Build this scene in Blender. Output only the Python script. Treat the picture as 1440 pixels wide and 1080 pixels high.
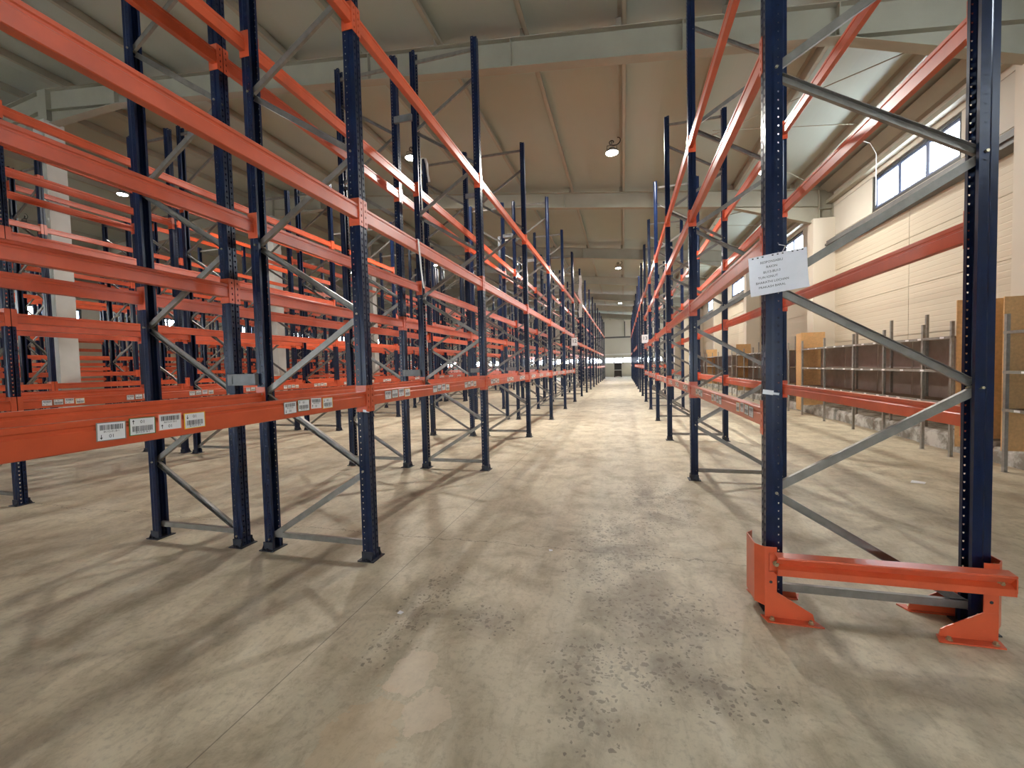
import bpy, math, random
from mathutils import Vector, Matrix
random.seed(7)
scene = bpy.context.scene
for o in list(bpy.data.objects):
    bpy.data.objects.remove(o)
COL = scene.collection

# ------------------------------------------------------------------ camera
F_PX, YAW, PITCH, ROLL, CAM_H = 593.93, 0.25844, 0.03953, -0.02535, 1.5695
def cam_axes():
    cy, sy = math.cos(YAW), math.sin(YAW)
    f = Vector((-sy, cy, 0)); r = Vector((cy, sy, 0)); u = Vector((0, 0, 1))
    cp, sp = math.cos(PITCH), math.sin(PITCH)
    f2 = cp*f - sp*u; u2 = sp*f + cp*u
    cr, sr = math.cos(ROLL), math.sin(ROLL)
    return cr*r + sr*u2, -sr*r + cr*u2, f2
r_, u_, f_ = cam_axes()
cam = bpy.data.cameras.new('camera')
cam.sensor_fit = 'HORIZONTAL'; cam.sensor_width = 36.0; cam.lens = F_PX/1440*36.0
cam.clip_start = 0.05; cam.clip_end = 300
cam_o = bpy.data.objects.new('camera', cam); COL.objects.link(cam_o)
m = Matrix((( r_.x, u_.x, -f_.x, 0), (r_.y, u_.y, -f_.y, 0), (r_.z, u_.z, -f_.z, CAM_H), (0, 0, 0, 1)))
cam_o.matrix_world = m
scene.camera = cam_o

# ------------------------------------------------------------------ world, exposure
SKY_STRENGTH = 26.0
LAMP_POWER = 250.0
world = bpy.data.worlds.new('world'); scene.world = world
world.use_nodes = True
bg = world.node_tree.nodes['Background']
bg.inputs['Color'].default_value = (0.93, 0.965, 1.0, 1); bg.inputs['Strength'].default_value = SKY_STRENGTH
vs = scene.view_settings
scene.display_settings.display_device = 'sRGB'
vs.view_transform = 'Standard'; vs.look = 'None'; vs.gamma = 1.0; vs.use_curve_mapping = False
vs.exposure = 0.7
try:
    scene.cycles.max_bounces = 8; scene.cycles.diffuse_bounces = 5; scene.cycles.glossy_bounces = 3
    scene.cycles.transparent_max_bounces = 12; scene.cycles.caustics_reflective = False; scene.cycles.caustics_refractive = False
except Exception:
    pass

# ------------------------------------------------------------------ dimensions (metres)
XA, Y0, BAY, XR, YR, POST_H = -2.069, 3.0615, 3.0743, 0.900, 2.9825, 6.448
WALL_R, RIDGE, WALL_L, WALL_END, WALL_BACK = 5.95, -13.82, -33.6, 56.6, -13.6
PORTAL0, PORTAL_STEP = 7.55, 6.95
PORTALS = [PORTAL0 + PORTAL_STEP*k for k in range(-2, 7)]
def roof_z(x):                      # top of the rafters
    return 8.737 - 0.1134*abs(x - RIDGE)

# ------------------------------------------------------------------ materials
def srgb(r, g, b):
    def c(v):
        v /= 255.0
        return v/12.92 if v <= 0.04045 else ((v+0.055)/1.055)**2.4
    return (c(r), c(g), c(b), 1.0)
class NT:
    def __init__(s, name):
        s.m = bpy.data.materials.new(name); s.m.use_nodes = True
        s.t = s.m.node_tree; s.b = s.t.nodes['Principled BSDF']; s.out = s.t.nodes['Material Output']
    def n(s, typ, **kw):
        nd = s.t.nodes.new(typ)
        for k, v in kw.items():
            if k.startswith('_'): setattr(nd, k[1:], v)
            else:
                nd.inputs[k.replace('__', ' ')].default_value = v
        return nd
    def l(s, a, b): s.t.links.new(a, b)
    def math(s, op, a, b=None, c=None):
        nd = s.t.nodes.new('ShaderNodeMath'); nd.operation = op
        for i, v in enumerate((a, b, c)):
            if v is None: continue
            if isinstance(v, (int, float)): nd.inputs[i].default_value = v
            else: s.l(v, nd.inputs[i])
        return nd.outputs[0]
    def mix(s, fac, a, b):
        nd = s.t.nodes.new('ShaderNodeMix'); nd.data_type = 'RGBA'
        for idx, v in ((0, fac), (6, a), (7, b)):
            if isinstance(v, (int, float)): nd.inputs[idx].default_value = v
            elif isinstance(v, tuple): nd.inputs[idx].default_value = v
            else: s.l(v, nd.inputs[idx])
        return nd.outputs[2]
    def ramp(s, fac, p0, p1, c0=(0, 0, 0, 1), c1=(1, 1, 1, 1)):
        nd = s.t.nodes.new('ShaderNodeValToRGB')
        e = nd.color_ramp.elements
        e[0].position, e[1].position = p0, p1; e[0].color, e[1].color = c0, c1
        s.l(fac, nd.inputs[0]); return nd.outputs[0]
    def noise(s, vec, scale, detail=4, rough=0.55, dist=0.0):
        nd = s.n('ShaderNodeTexNoise', Scale=scale, Detail=detail, Roughness=rough, Distortion=dist)
        if vec is not None: s.l(vec, nd.inputs['Vector'])
        return nd.outputs['Fac']
    def bump(s, h, strength, dist=0.01):
        nd = s.n('ShaderNodeBump', Strength=strength, Distance=dist)
        s.l(h, nd.inputs['Height']); s.l(nd.outputs[0], s.b.inputs['Normal'])
    def coord(s, which='Object'):
        return s.n('ShaderNodeTexCoord').outputs[which]
    def set(s, **kw):
        for k, v in kw.items(): s.b.inputs[k.replace('_', ' ')].default_value = v

def plain(name, col, rough=0.5, metal=0.0, var=0.12, scale=6.0, bump=0.0):
    t = NT(name)
    c = t.coord()
    n = t.noise(c, scale, 5)
    dark = tuple(v*(1-var*1.5) for v in col[:3]) + (1,)
    lite = tuple(min(1, v*(1+var)) for v in col[:3]) + (1,)
    t.l(t.mix(t.ramp(n, 0.3, 0.7), dark, lite), t.b.inputs['Base Color'])
    t.set(Roughness=rough, Metallic=metal)
    if bump: t.bump(t.noise(c, scale*12, 3), bump, 0.002)
    return t.m
M = {}
M['blue'] = plain('navy_paint', srgb(17, 31, 60), 0.28, 0.0, 0.18, 9)
M['blue'].node_tree.nodes['Principled BSDF'].inputs['Specular IOR Level'].default_value = 0.3
M['orange'] = plain('orange_paint', srgb(212, 90, 52), 0.33, 0.0, 0.10, 5)
M['orange'].node_tree.nodes['Principled BSDF'].inputs['Coat Weight'].default_value = 0.3
M['orange'].node_tree.nodes['Principled BSDF'].inputs['Coat Roughness'].default_value = 0.28
M['galv'] = plain('galvanised_steel', srgb(136, 131, 124), 0.42, 0.5, 0.12, 14)
M['spacer'] = plain('grey_spacer_steel', srgb(132, 132, 132), 0.5, 0.3, 0.1, 10)
M['footpl'] = plain('dark_base_plate_steel', srgb(48, 50, 58), 0.5, 0.3, 0.25, 20)
M['bolt'] = plain('zinc_bolt', srgb(190, 180, 150), 0.35, 0.8, 0.1, 40)
M['steelcream'] = plain('cream_painted_steel', srgb(156, 151, 134), 0.55, 0.0, 0.05, 2)
M['column'] = plain('white_grey_column_paint', srgb(205, 203, 196), 0.7, 0.0, 0.06, 2)
M['chip'] = plain('chipboard', srgb(214, 170, 116), 0.75, 0.0, 0.1, 25, 0.1)
M['backboard'] = plain('brown_grey_hardboard', srgb(150, 138, 128), 0.8, 0.0, 0.08, 6)
M['shelfsteel'] = plain('grey_slotted_steel', srgb(150, 146, 138), 0.5, 0.35, 0.12, 18)
M['shelfwood'] = plain('dusty_shelf_board', srgb(120, 96, 72), 0.8, 0.0, 0.12, 10)
M['tagwhite'] = plain('white_label_paper', srgb(238, 238, 240), 0.45, 0.0, 0.02, 8)
M['ink'] = plain('black_print', srgb(38, 38, 44), 0.6, 0.0, 0.05, 8)
M['paper'] = plain('paper_in_plastic_sleeve', srgb(236, 234, 240), 0.22, 0.0, 0.03, 7)
M['b_grey'] = plain('label_border_grey', srgb(140, 140, 132), 0.5)
M['b_green'] = plain('label_border_green', srgb(84, 120, 60), 0.5)
M['b_red'] = plain('label_border_salmon', srgb(240, 150, 130), 0.5)
M['b_yellow'] = plain('label_border_yellow', srgb(240, 196, 50), 0.5)
M['plastic'] = plain('white_plastic_film', srgb(232, 230, 226), 0.25, 0.0, 0.05, 10)
M['dark'] = plain('dark_grey_metal', srgb(58, 56, 54), 0.5, 0.2)
M['forklift'] = plain('brown_black_machine_paint', srgb(52, 46, 38), 0.5, 0.1, 0.3, 3)
M['winframe'] = plain('white_window_frame', srgb(206, 212, 222), 0.4)
M['sash'] = plain('flare_tinted_sash', srgb(96, 108, 140), 0.4)  # bluish lens flare around the panes is put into the sash colour
M['cable'] = plain('black_cable_rubber', srgb(40, 40, 40), 0.6)
M['rail'] = plain('grey_wall_duct', srgb(96, 94, 92), 0.5, 0.1)
M['housing'] = plain('lamp_housing_grey', srgb(120, 120, 118), 0.4, 0.4)

def wall_mat(name, col, ribs=True, axis='Z', pitch=0.11):
    t = NT(name); c = t.coord()
    n = t.noise(c, 0.7, 5)
    t.l(t.mix(t.ramp(n, 0.3, 0.75), tuple(v*0.93 for v in col[:3])+(1,), col), t.b.inputs['Base Color'])
    t.set(Roughness=0.6)
    if ribs:
        sp = t.n('ShaderNodeSeparateXYZ'); t.l(c, sp.inputs[0])
        w = t.math('FRACT', t.math('DIVIDE', sp.outputs[axis], pitch))
        h = t.math('SMOOTH_MIN', t.math('ABSOLUTE', t.math('SUBTRACT', w, 0.5)), 0.12, 0.05)
        t.bump(h, 0.5 if axis == 'Z' else 0.12, 0.05)
    return t.m
M['wall'] = wall_mat('cream_ribbed_wall_panel', srgb(206, 194, 172))
M['wallplain'] = wall_mat('cream_wall_panel', srgb(208, 202, 188), False)
M['roof'] = wall_mat('cream_roof_panel', srgb(164, 171, 160), True, 'X', 0.25)
M['pilaster'] = wall_mat('cream_pilaster_paint', srgb(218, 208, 190), False)

def kerb_mat():
    t = NT('rough_concrete_kerb'); c = t.coord()
    n = t.noise(c, 3.2, 6, 0.65)
    t.l(t.mix(t.ramp(n, 0.42, 0.58), srgb(138, 134, 124), srgb(205, 206, 200)), t.b.inputs['Base Color'])
    t.set(Roughness=0.9); t.bump(t.noise(c, 14, 5), 0.5, 0.02)
    return t.m
M['kerb'] = kerb_mat()

def floor_mat():
    t = NT('worn_concrete_floor'); c = t.coord()
    sp = t.n('ShaderNodeSeparateXYZ'); t.l(c, sp.inputs[0])
    X, Y = sp.outputs['X'], sp.outputs['Y']
    big = t.noise(c, 0.45, 6, 0.6); mid = t.noise(c, 2.6, 8, 0.65, 0.4); fine = t.noise(c, 28, 6, 0.7)
    # brushed streaks along the aisle
    mp = t.n('ShaderNodeMapping'); mp.inputs['Scale'].default_value = (3.0, 0.35, 1); t.l(c, mp.inputs[0])
    streak = t.noise(mp.outputs[0], 2.0, 6, 0.6)
    col = t.mix(t.ramp(big, 0.32, 0.68), srgb(188, 174, 148), srgb(219, 207, 180))
    col = t.mix(t.math('MULTIPLY', t.ramp(mid, 0.45, 0.66), 0.75), col, srgb(156, 141, 115))
    col = t.mix(t.math('MULTIPLY', t.ramp(streak, 0.5, 0.75), 0.4), col, srgb(214, 206, 188))
    col = t.mix(t.math('MULTIPLY', t.ramp(fine, 0.5, 0.72), 0.5), col, srgb(140, 127, 108))
    def around(x, y, rx, ry, vec=None):
        a = t.math('DIVIDE', t.math('SUBTRACT', X, x), rx); b = t.math('DIVIDE', t.math('SUBTRACT', Y, y), ry)
        return t.math('SQRT', t.math('ADD', t.math('MULTIPLY', a, a), t.math('MULTIPLY', b, b)))
    wob = t.noise(c, 9.0, 4, 0.6)
    # dark oily spots, clustered
    vor = t.n('ShaderNodeTexVoronoi', Scale=24.0, Randomness=1.0); wn = t.n('ShaderNodeTexNoise', Scale=16.0, Detail=4.0); t.l(c, wn.inputs['Vector'])
    wv = t.n('ShaderNodeVectorMath', _operation='MULTIPLY_ADD'); t.l(wn.outputs['Color'], wv.inputs[0]); wv.inputs[1].default_value = (0.075, 0.075, 0); t.l(c, wv.inputs[2]); t.l(wv.outputs[0], vor.inputs['Vector'])
    cell = vor.outputs['Color']; sc = t.n('ShaderNodeSeparateColor'); t.l(cell, sc.inputs[0])
    spot = t.math('LESS_THAN', t.math('ADD', vor.outputs['Distance'], t.math('MULTIPLY', wob, 0.35)), t.math('MULTIPLY', sc.outputs[0], 0.58))
    vor2 = t.n('ShaderNodeTexVoronoi', Scale=46.0, Randomness=1.0); t.l(wv.outputs[0], vor2.inputs['Vector'])
    sc2 = t.n('ShaderNodeSeparateColor'); t.l(vor2.outputs['Color'], sc2.inputs[0])
    spot2 = t.math('LESS_THAN', t.math('ADD', vor2.outputs['Distance'], t.math('MULTIPLY', wob, 0.3)), t.math('MULTIPLY', sc2.outputs[0], 0.7))
    dens = None
    for (x, y, rx, ry) in ((-0.22, 2.2, 0.30, 0.32), (0.10, 2.22, 0.38, 0.30), (0.42, 2.12, 0.36, 0.22), (-0.15, 1.85, 0.22, 0.3), (-0.1, 3.6, 0.5, 1.3), (0.2, 2.7, 0.5, 0.5), (-0.85, 2.45, 0.28, 0.22), (-1.3, 2.45, 0.22, 0.75), (0.35, 5.0, 0.5, 1.2)):
        d = t.math('SUBTRACT', 1.0, around(x, y, rx, ry))
        d = t.math('MAXIMUM', d, 0.0)
        dens = d if dens is None else t.math('MAXIMUM', dens, d)
    keep = t.math('GREATER_THAN', t.math('ADD', dens, t.math('MULTIPLY', sc.outputs[1], 0.5)), 0.66)
    keep2 = t.math('GREATER_THAN', t.math('ADD', t.math('MULTIPLY', dens, 0.9), t.math('MULTIPLY', sc2.outputs[1], 0.55)), 0.60)
    sp_all = t.math('MAXIMUM', t.math('MULTIPLY', spot, keep), t.math('MULTIPLY', spot2, keep2))
    spotm = t.math('MULTIPLY', sp_all, t.math('ADD', 0.25, t.math('MULTIPLY', mid, 0.75)))
    col = t.mix(spotm, col, srgb(98, 87, 76))
    smear = t.math('MULTIPLY', t.math('MULTIPLY', dens, t.ramp(mid, 0.36, 0.6)), 0.8)
    col = t.mix(smear, col, srgb(134, 122, 107))
    # fine directional scuffing
    mp2 = t.n('ShaderNodeMapping'); mp2.inputs['Scale'].default_value = (1.0, 0.4, 1); mp2.inputs['Rotation'].default_value = (0, 0, 0.7); t.l(c, mp2.inputs[0])
    scuff = t.noise(mp2.outputs[0], 11.0, 8, 0.72, 0.6)
    col = t.mix(t.math('MULTIPLY', t.ramp(scuff, 0.50, 0.66), 0.45), col, srgb(153, 138, 113))
    # pale spilled patch
    edge = t.math('MULTIPLY', t.math('SUBTRACT', wob, 0.5), 1.5)
    p1 = t.math('LESS_THAN', t.math('ADD', around(-0.90, 1.72, 0.105, 0.14), edge), 1.0)
    p2 = t.math('LESS_THAN', t.math('ADD', around(-1.08, 1.92, 0.11, 0.16), edge), 1.0)
    p3 = t.math('LESS_THAN', t.math('ADD', around(-1.12, 1.5, 0.17, 0.3), edge), 0.9)
    col = t.mix(t.math('MULTIPLY', p3, 0.35), col, srgb(206, 176, 140))
    col = t.mix(t.math('MULTIPLY', t.math('MAXIMUM', p1, p2), 0.5), col, srgb(218, 198, 174))
    # slab joint along the aisle and a crack across it
    wig = t.math('MULTIPLY', t.math('SUBTRACT', t.noise(c, 1.3, 5), 0.5), 0.16)
    wig2 = t.math('MULTIPLY', t.math('SUBTRACT', t.noise(c, 5.0, 5, 0.7), 0.5), 0.22)
    j1 = t.math('LESS_THAN', t.math('ABSOLUTE', t.math('ADD', t.math('ADD', X, 1.71), t.math('MULTIPLY', wig, 0.12))), 0.0035)
    per = t.math('SUBTRACT', t.math('MODULO', t.math('ADD', Y, 60.45), 7.0), 0.0)
    j2 = t.math('LESS_THAN', t.math('ABSOLUTE', t.math('ADD', t.math('SUBTRACT', per, 1.0), t.math('ADD', wig2, wig))), 0.0045)
    crack = t.math('MULTIPLY', t.math('MAXIMUM', j1, j2), 0.6)
    col = t.mix(crack, col, srgb(92, 82, 72))
    t.l(col, t.b.inputs['Base Color'])
    t.l(t.math('ADD', 0.42, t.math('MULTIPLY', mid, 0.28)), t.b.inputs['Roughness'])
    t.bump(t.math('ADD', t.math('MULTIPLY', fine, 0.5), mid), 0.12, 0.01)
    return t.m
M['floor'] = floor_mat()

def emit(name, col, strength):
    t = NT(name); t.set(Roughness=0.3)
    t.b.inputs['Base Color'].default_value = (0.9, 0.9, 0.88, 1)
    t.b.inputs['Emission Color'].default_value = col; t.b.inputs['Emission Strength'].default_value = strength
    return t.m
M['lens'] = emit('lamp_lens_glow', (1.0, 0.97, 0.86, 1), 40.0)
def glass_mat():
    t = NT('window_glass')
    tr = t.n('ShaderNodeBsdfTransparent'); tr.inputs[0].default_value = (0.93, 0.97, 1.0, 1)
    gl = t.n('ShaderNodeBsdfGlossy', Roughness=0.03)
    mx = t.n('ShaderNodeMixShader', Fac=0.07)
    t.l(tr.outputs[0], mx.inputs[1]); t.l(gl.outputs[0], mx.inputs[2]); t.l(mx.outputs[0], t.out.inputs['Surface'])
    return t.m
M['glass'] = glass_mat()

# ------------------------------------------------------------------ mesh helpers
class MB:
    def __init__(s): s.v = []; s.f = []; s.mi = []
    def quad(s, a, b, c, d, mi=0):
        i = len(s.v); s.v += [tuple(a), tuple(b), tuple(c), tuple(d)]; s.f.append((i, i+1, i+2, i+3)); s.mi.append(mi)
    def poly(s, pts, mi=0):
        i = len(s.v); s.v += [tuple(p) for p in pts]; s.f.append(tuple(range(i, i+len(pts)))); s.mi.append(mi)
    def box(s, x0, x1, y0, y1, z0, z1, mi=0):
        i = len(s.v)
        s.v += [(x0,y0,z0),(x1,y0,z0),(x1,y1,z0),(x0,y1,z0),(x0,y0,z1),(x1,y0,z1),(x1,y1,z1),(x0,y1,z1)]
        for f in ((0,3,2,1),(4,5,6,7),(0,1,5,4),(1,2,6,5),(2,3,7,6),(3,0,4,7)):
            s.f.append(tuple(i+k for k in f)); s.mi.append(mi)
        return s
    def prism(s, pts, axis, a, b, mi=0, cap=True):
        """closed polygon of 2D pts extruded along axis from a to b"""
        def P(p, t):
            return {'x': (t, p[0], p[1]), 'y': (p[0], t, p[1]), 'z': (p[0], p[1], t)}[axis]
        i = len(s.v); n = len(pts)
        s.v += [P(p, a) for p in pts] + [P(p, b) for p in pts]
        for k in range(n):
            s.f.append((i+k, i+(k+1) % n, i+n+(k+1) % n, i+n+k)); s.mi.append(mi)
        if cap:
            s.f.append(tuple(i+k for k in range(n))[::-1]); s.f.append(tuple(i+n+k for k in range(n))); s.mi += [mi, mi]
        return s
    def sheet(s, pts, axis, a, b, mi=0):
        """open polyline extruded"""
        def P(p, t):
            return {'x': (t, p[0], p[1]), 'y': (p[0], t, p[1]), 'z': (p[0], p[1], t)}[axis]
        for p, q in zip(pts, pts[1:]):
            s.quad(P(p, a), P(q, a), P(q, b), P(p, b), mi)
        return s
    def tube(s, path, r, n=6, mi=0):
        path = [Vector(p) for p in path]; rings = []
        for k, p in enumerate(path):
            t = (path[min(k+1, len(path)-1)] - path[max(k-1, 0)]).normalized()
            a = t.orthogonal().normalized() if k == 0 else (rings[-1][1] - t*rings[-1][1].dot(t)).normalized()
            rings.append((p, a, t.cross(a)))
        i = len(s.v)
        for p, a, b in rings:
            for j in range(n):
                th = 2*math.pi*j/n
                s.v.append(tuple(p + r*(math.cos(th)*a + math.sin(th)*b)))
        for k in range(len(path)-1):
            for j in range(n):
                s.f.append((i+k*n+j, i+k*n+(j+1) % n, i+(k+1)*n+(j+1) % n, i+(k+1)*n+j)); s.mi.append(mi)
        s.f.append(tuple(i+j for j in range(n))[::-1]); s.mi.append(mi)
        e = i+(len(path)-1)*n
        s.f.append(tuple(e+j for j in range(n))); s.mi.append(mi)
        return s
    def cyl(s, c, r0, r1, h, axis='z', n=12, mi=0):
        i = len(s.v)
        for k, (r, t) in enumerate(((r0, 0), (r1, h))):
            for j in range(n):
                a = 2*math.pi*j/n; p, q = r*math.cos(a), r*math.sin(a)
                d = {'z': (p, q, t), 'x': (t, p, q), 'y': (p, t, q)}[axis]
                s.v.append((c[0]+d[0], c[1]+d[1], c[2]+d[2]))
        for j in range(n):
            s.f.append((i+j, i+(j+1) % n, i+n+(j+1) % n, i+n+j)); s.mi.append(mi)
        s.f.append(tuple(i+j for j in range(n))[::-1]); s.f.append(tuple(i+n+j for j in range(n))); s.mi += [mi, mi]
        return s
    def xf(s, mat):
        s.v = [tuple(mat @ Vector(v)) for v in s.v]; return s
    def add(s, o, mi=None):
        i = len(s.v); s.v += o.v; s.f += [tuple(i+k for k in f) for f in o.f]; s.mi += (o.mi if mi is None else [mi]*len(o.f)); return s
    def mesh(s, name, mats, smooth=False):
        me = bpy.data.meshes.new(name); me.from_pydata(s.v, [], s.f)
        for mm in (mats if isinstance(mats, (list, tuple)) else [mats]): me.materials.append(mm)
        if any(s.mi): me.polygons.foreach_set('material_index', s.mi)
        if smooth: me.polygons.foreach_set('use_smooth', [True]*len(me.polygons))
        me.update(); return me
    def build(s, name, mats, parent=None, smooth=False, **kw):
        return put(name, s.mesh(name, mats, smooth), parent, **kw)

def put(name, me, parent=None, loc=(0, 0, 0), rot=(0, 0, 0)):
    o = bpy.data.objects.new(name, me); COL.objects.link(o)
    o.location = loc; o.rotation_euler = rot
    if parent is not None: o.parent = parent
    return o
def tag(o, label=None, cat=None, group=None, kind=None):
    if label: o['label'] = label
    if cat: o['category'] = cat
    if group: o['group'] = group
    if kind: o['kind'] = kind
    return o
def empty(name, loc=(0, 0, 0), rz=0.0):
    o = bpy.data.objects.new(name, None); COL.objects.link(o); o.location = loc; o.rotation_euler = (0, 0, rz)
    o.empty_display_size = 0.2
    return o
def struct(name, mb, mat, parent=None):
    o = mb.build(name, mat, parent)
    if parent is None: o['kind'] = 'structure'
    return o
def text_mb(txt, size, align='LEFT'):
    cu = bpy.data.curves.new('lettering', 'FONT'); cu.body = txt; cu.size = size; cu.align_x = align; cu.resolution_u = 2
    o = bpy.data.objects.new('lettering', cu); COL.objects.link(o)
    bpy.context.view_layer.update()
    dg = bpy.context.evaluated_depsgraph_get()
    me = bpy.data.meshes.new_from_object(o.evaluated_get(dg))
    mb = MB(); mb.v = [tuple(v.co) for v in me.vertices]; mb.f = [tuple(p.vertices) for p in me.polygons]; mb.mi = [0]*len(mb.f)
    bpy.data.objects.remove(o); bpy.data.meshes.remove(me); bpy.data.curves.remove(cu)
    return mb

# ================================================================== SETTING
struct('floor', MB().box(WALL_L-0.3, WALL_R+0.3, WALL_BACK-0.3, WALL_END+0.3, -0.2, 0.0), M['floor'])

# ---- roof: two sloping sheets, rafters, purlins
PUR_H = 0.20
def slope_sheet(x0, x1):
    mb = MB()
    z0, z1 = roof_z(x0)+PUR_H, roof_z(x1)+PUR_H
    mb.prism([(x0, z0), (x1, z1), (x1, z1+0.1), (x0, z0+0.1)], 'y', WALL_BACK-0.3, WALL_END+0.3)
    return mb
ceiling = struct('ceiling', slope_sheet(RIDGE, WALL_R+0.3).add(slope_sheet(WALL_L-0.3, RIDGE)), M['roof'])
def purlin_mesh():
    mb = MB()
    L0, L1 = WALL_BACK-0.2, WALL_END+0.2
    mb.box(-0.006, 0.006, L0, L1, 0.0, PUR_H); mb.box(-0.006, 0.07, L0, L1, 0.0, 0.008); mb.box(-0.07, 0.006, L0, L1, PUR_H-0.008, PUR_H)
    mb.box(0.062, 0.07, L0, L1, 0.0, 0.025)
    return mb.mesh('purlin', M['steelcream'])
pm = purlin_mesh()
PURLIN_X = [0.06+1.64*k for k in range(-8, 4)]
for x in PURLIN_X: put('purlin', pm, ceiling, (x, 0, roof_z(x)))
for x in [2*RIDGE - x for x in PURLIN_X]: put('purlin', pm, ceiling, (x, 0, roof_z(x)))
cleat = MB().box(-0.10, -0.012, -0.05, 0.05, 0.0, 0.17).mesh('cleat', M['steelcream'])
def rafter_mb():
    """tapered I section, haunched at the eaves and at the middle column"""
    mb = MB()
    D = 0.50
    xs = [WALL_R-0.35, 3.15, -11.4, RIDGE]
    pr = [(xs[0], roof_z(xs[0])-1.03), (xs[1], roof_z(xs[1])-D), (xs[2], roof_z(xs[2])-D), (RIDGE+0.15, roof_z(RIDGE)-0.85)]
    half = []
    for side in (1, -1):
        fx = (lambda x: x) if side == 1 else (lambda x: 2*RIDGE-x)
        low = [(fx(x), z) for x, z in pr]; top = [(fx(x), roof_z(x)) for x, _ in pr]
        for k in range(3):
            a, b = low[k], low[k+1]; c, d = top[k+1], top[k]
            mb.prism([a, b, c, d], 'y', -0.006, 0.006)                                  # web
            mb.prism([a, b, (b[0], b[1]+0.014), (a[0], a[1]+0.014)], 'y', -0.10, 0.10)  # bottom flange
            mb.prism([(d[0], d[1]-0.014), (c[0], c[1]-0.014), c, d], 'y', -0.10, 0.10)  # top flange
        # inner line of the parallel flange running through the haunch
        a, b = (fx(3.15), roof_z(3.15)-D), (fx(xs[0]), roof_z(xs[0])-D)
        mb.prism([a, b, (b[0], b[1]+0.012), (a[0], a[1]+0.012)], 'y', -0.10, 0.10)
        a, b = (fx(-11.4), roof_z(-11.4)-D), (fx(RIDGE+0.15), roof_z(RIDGE+0.15)-D)
        mb.prism([a, b, (b[0], b[1]+0.012), (a[0], a[1]+0.012)], 'y', -0.10, 0.10)
    return mb
raf = rafter_mb().mesh('rafter', M['steelcream'])
stiff = {}
STX = [3.15, 1.0, -1.85, -4.7, -7.55, -11.4]
for x in STX + [2*RIDGE - x for x in STX]:
    z = roof_z(x); stiff[x] = MB().box(-0.007, 0.007, -0.095, 0.095, -0.49, -0.012).mesh('stiffener', M['steelcream'])
for y in PORTALS:
    ro = put('rafter', raf, ceiling, (0, y, 0))
    if y > 0:
        for x, me in stiff.items(): put('stiffener', me, ro, (x, 0, roof_z(x)))
        if y < 30:
            for x in PURLIN_X: put('cleat', cleat, ro, (x, 0, roof_z(x)))
# roof bracing rods near the right wall
for k, y in enumerate(PORTALS[1:6]):
    def rod(p, q):
        MB().tube([p, q], 0.011, 6).build('tie_rod', M['steelcream'], ceiling)
    zz = lambda x: roof_z(x)+0.06
    ym = y + PORTAL_STEP/2
    rod((2.1, ym, zz(2.1)), (WALL_R-0.1, ym, zz(WALL_R-0.1)))
    rod((2.1, ym, zz(2.1)-0.08), (WALL_R-0.3, y+PORTAL_STEP-0.1, zz(WALL_R-0.3)-0.08))
    rod((WALL_R-0.3, y+0.1, zz(WALL_R-0.3)-0.1), (2.1, ym, zz(2.1)-0.1))

# ---- right wall: stacked panels with windows high up
WIN_Z0, WIN_Z1, WIN_HALF = 5.13, 5.97, 1.40
bay_mid = [y + PORTAL_STEP/2 for y in PORTALS]
EAVE_R = roof_z(WALL_R)+PUR_H
def side_wall(name, xw, sgn, plainm):
    """xw: inner face, sgn: +1 wall body extends to +x. Horizontal panels with recessed joints, hung on a core with window holes"""
    core = MB(); x0, x1 = sorted((xw+sgn*0.03, xw+sgn*0.22))
    edges = [WALL_BACK-0.3] + [e for ym in bay_mid for e in (ym-WIN_HALF, ym+WIN_HALF)] + [WALL_END+0.3]
    core.box(x0, x1, edges[0], edges[-1], 0, WIN_Z0); core.box(x0, x1, edges[0], edges[-1], WIN_Z1, EAVE_R+0.1)
    for a, b in zip(edges[0::2], edges[1::2]): core.box(x0, x1, a, b, WIN_Z0, WIN_Z1)
    w = struct(name, core, M['wallplain'])
    px0, px1 = sorted((xw, xw+sgn*0.03))
    rows = [(0.0, 1.02), (1.03, 2.05), (2.06, 3.08), (3.09, 4.11), (4.12, 5.12)]
    cache = {}
    for ya in PORTALS[:]:
        yb = min(ya+PORTAL_STEP, WALL_END)
        for (z0, z1) in rows:
            for h in (0, 1):
                c0 = ya + h*(yb-ya)/2 + 0.006; c1 = ya + (h+1)*(yb-ya)/2 - 0.006
                L = round(c1-c0, 3)
                key = (L, z0)
                if key not in cache:
                    cache[key] = MB().box(px0, px1, 0, L, z0, z1).mesh('wall_panel', plainm)
                put('wall_panel', cache[key], w, (0, c0, 0))
        top = MB(); cx = ya+PORTAL_STEP/2
        top.box(px0, px1, ya+0.006, cx-WIN_HALF-0.01, 5.13, 5.97); top.box(px0, px1, cx+WIN_HALF+0.01, yb-0.006, 5.13, 5.97)
        top.box(px0, px1, ya+0.006, yb-0.006, 5.98, EAVE_R-0.02)
        top.build('wall_panel', M['wallplain'], w)
    return w
wall_right = side_wall('wall_right', WALL_R, 1, M['wall'])
wall_left = side_wall('wall_left', WALL_L, -1, M['wall'])

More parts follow.
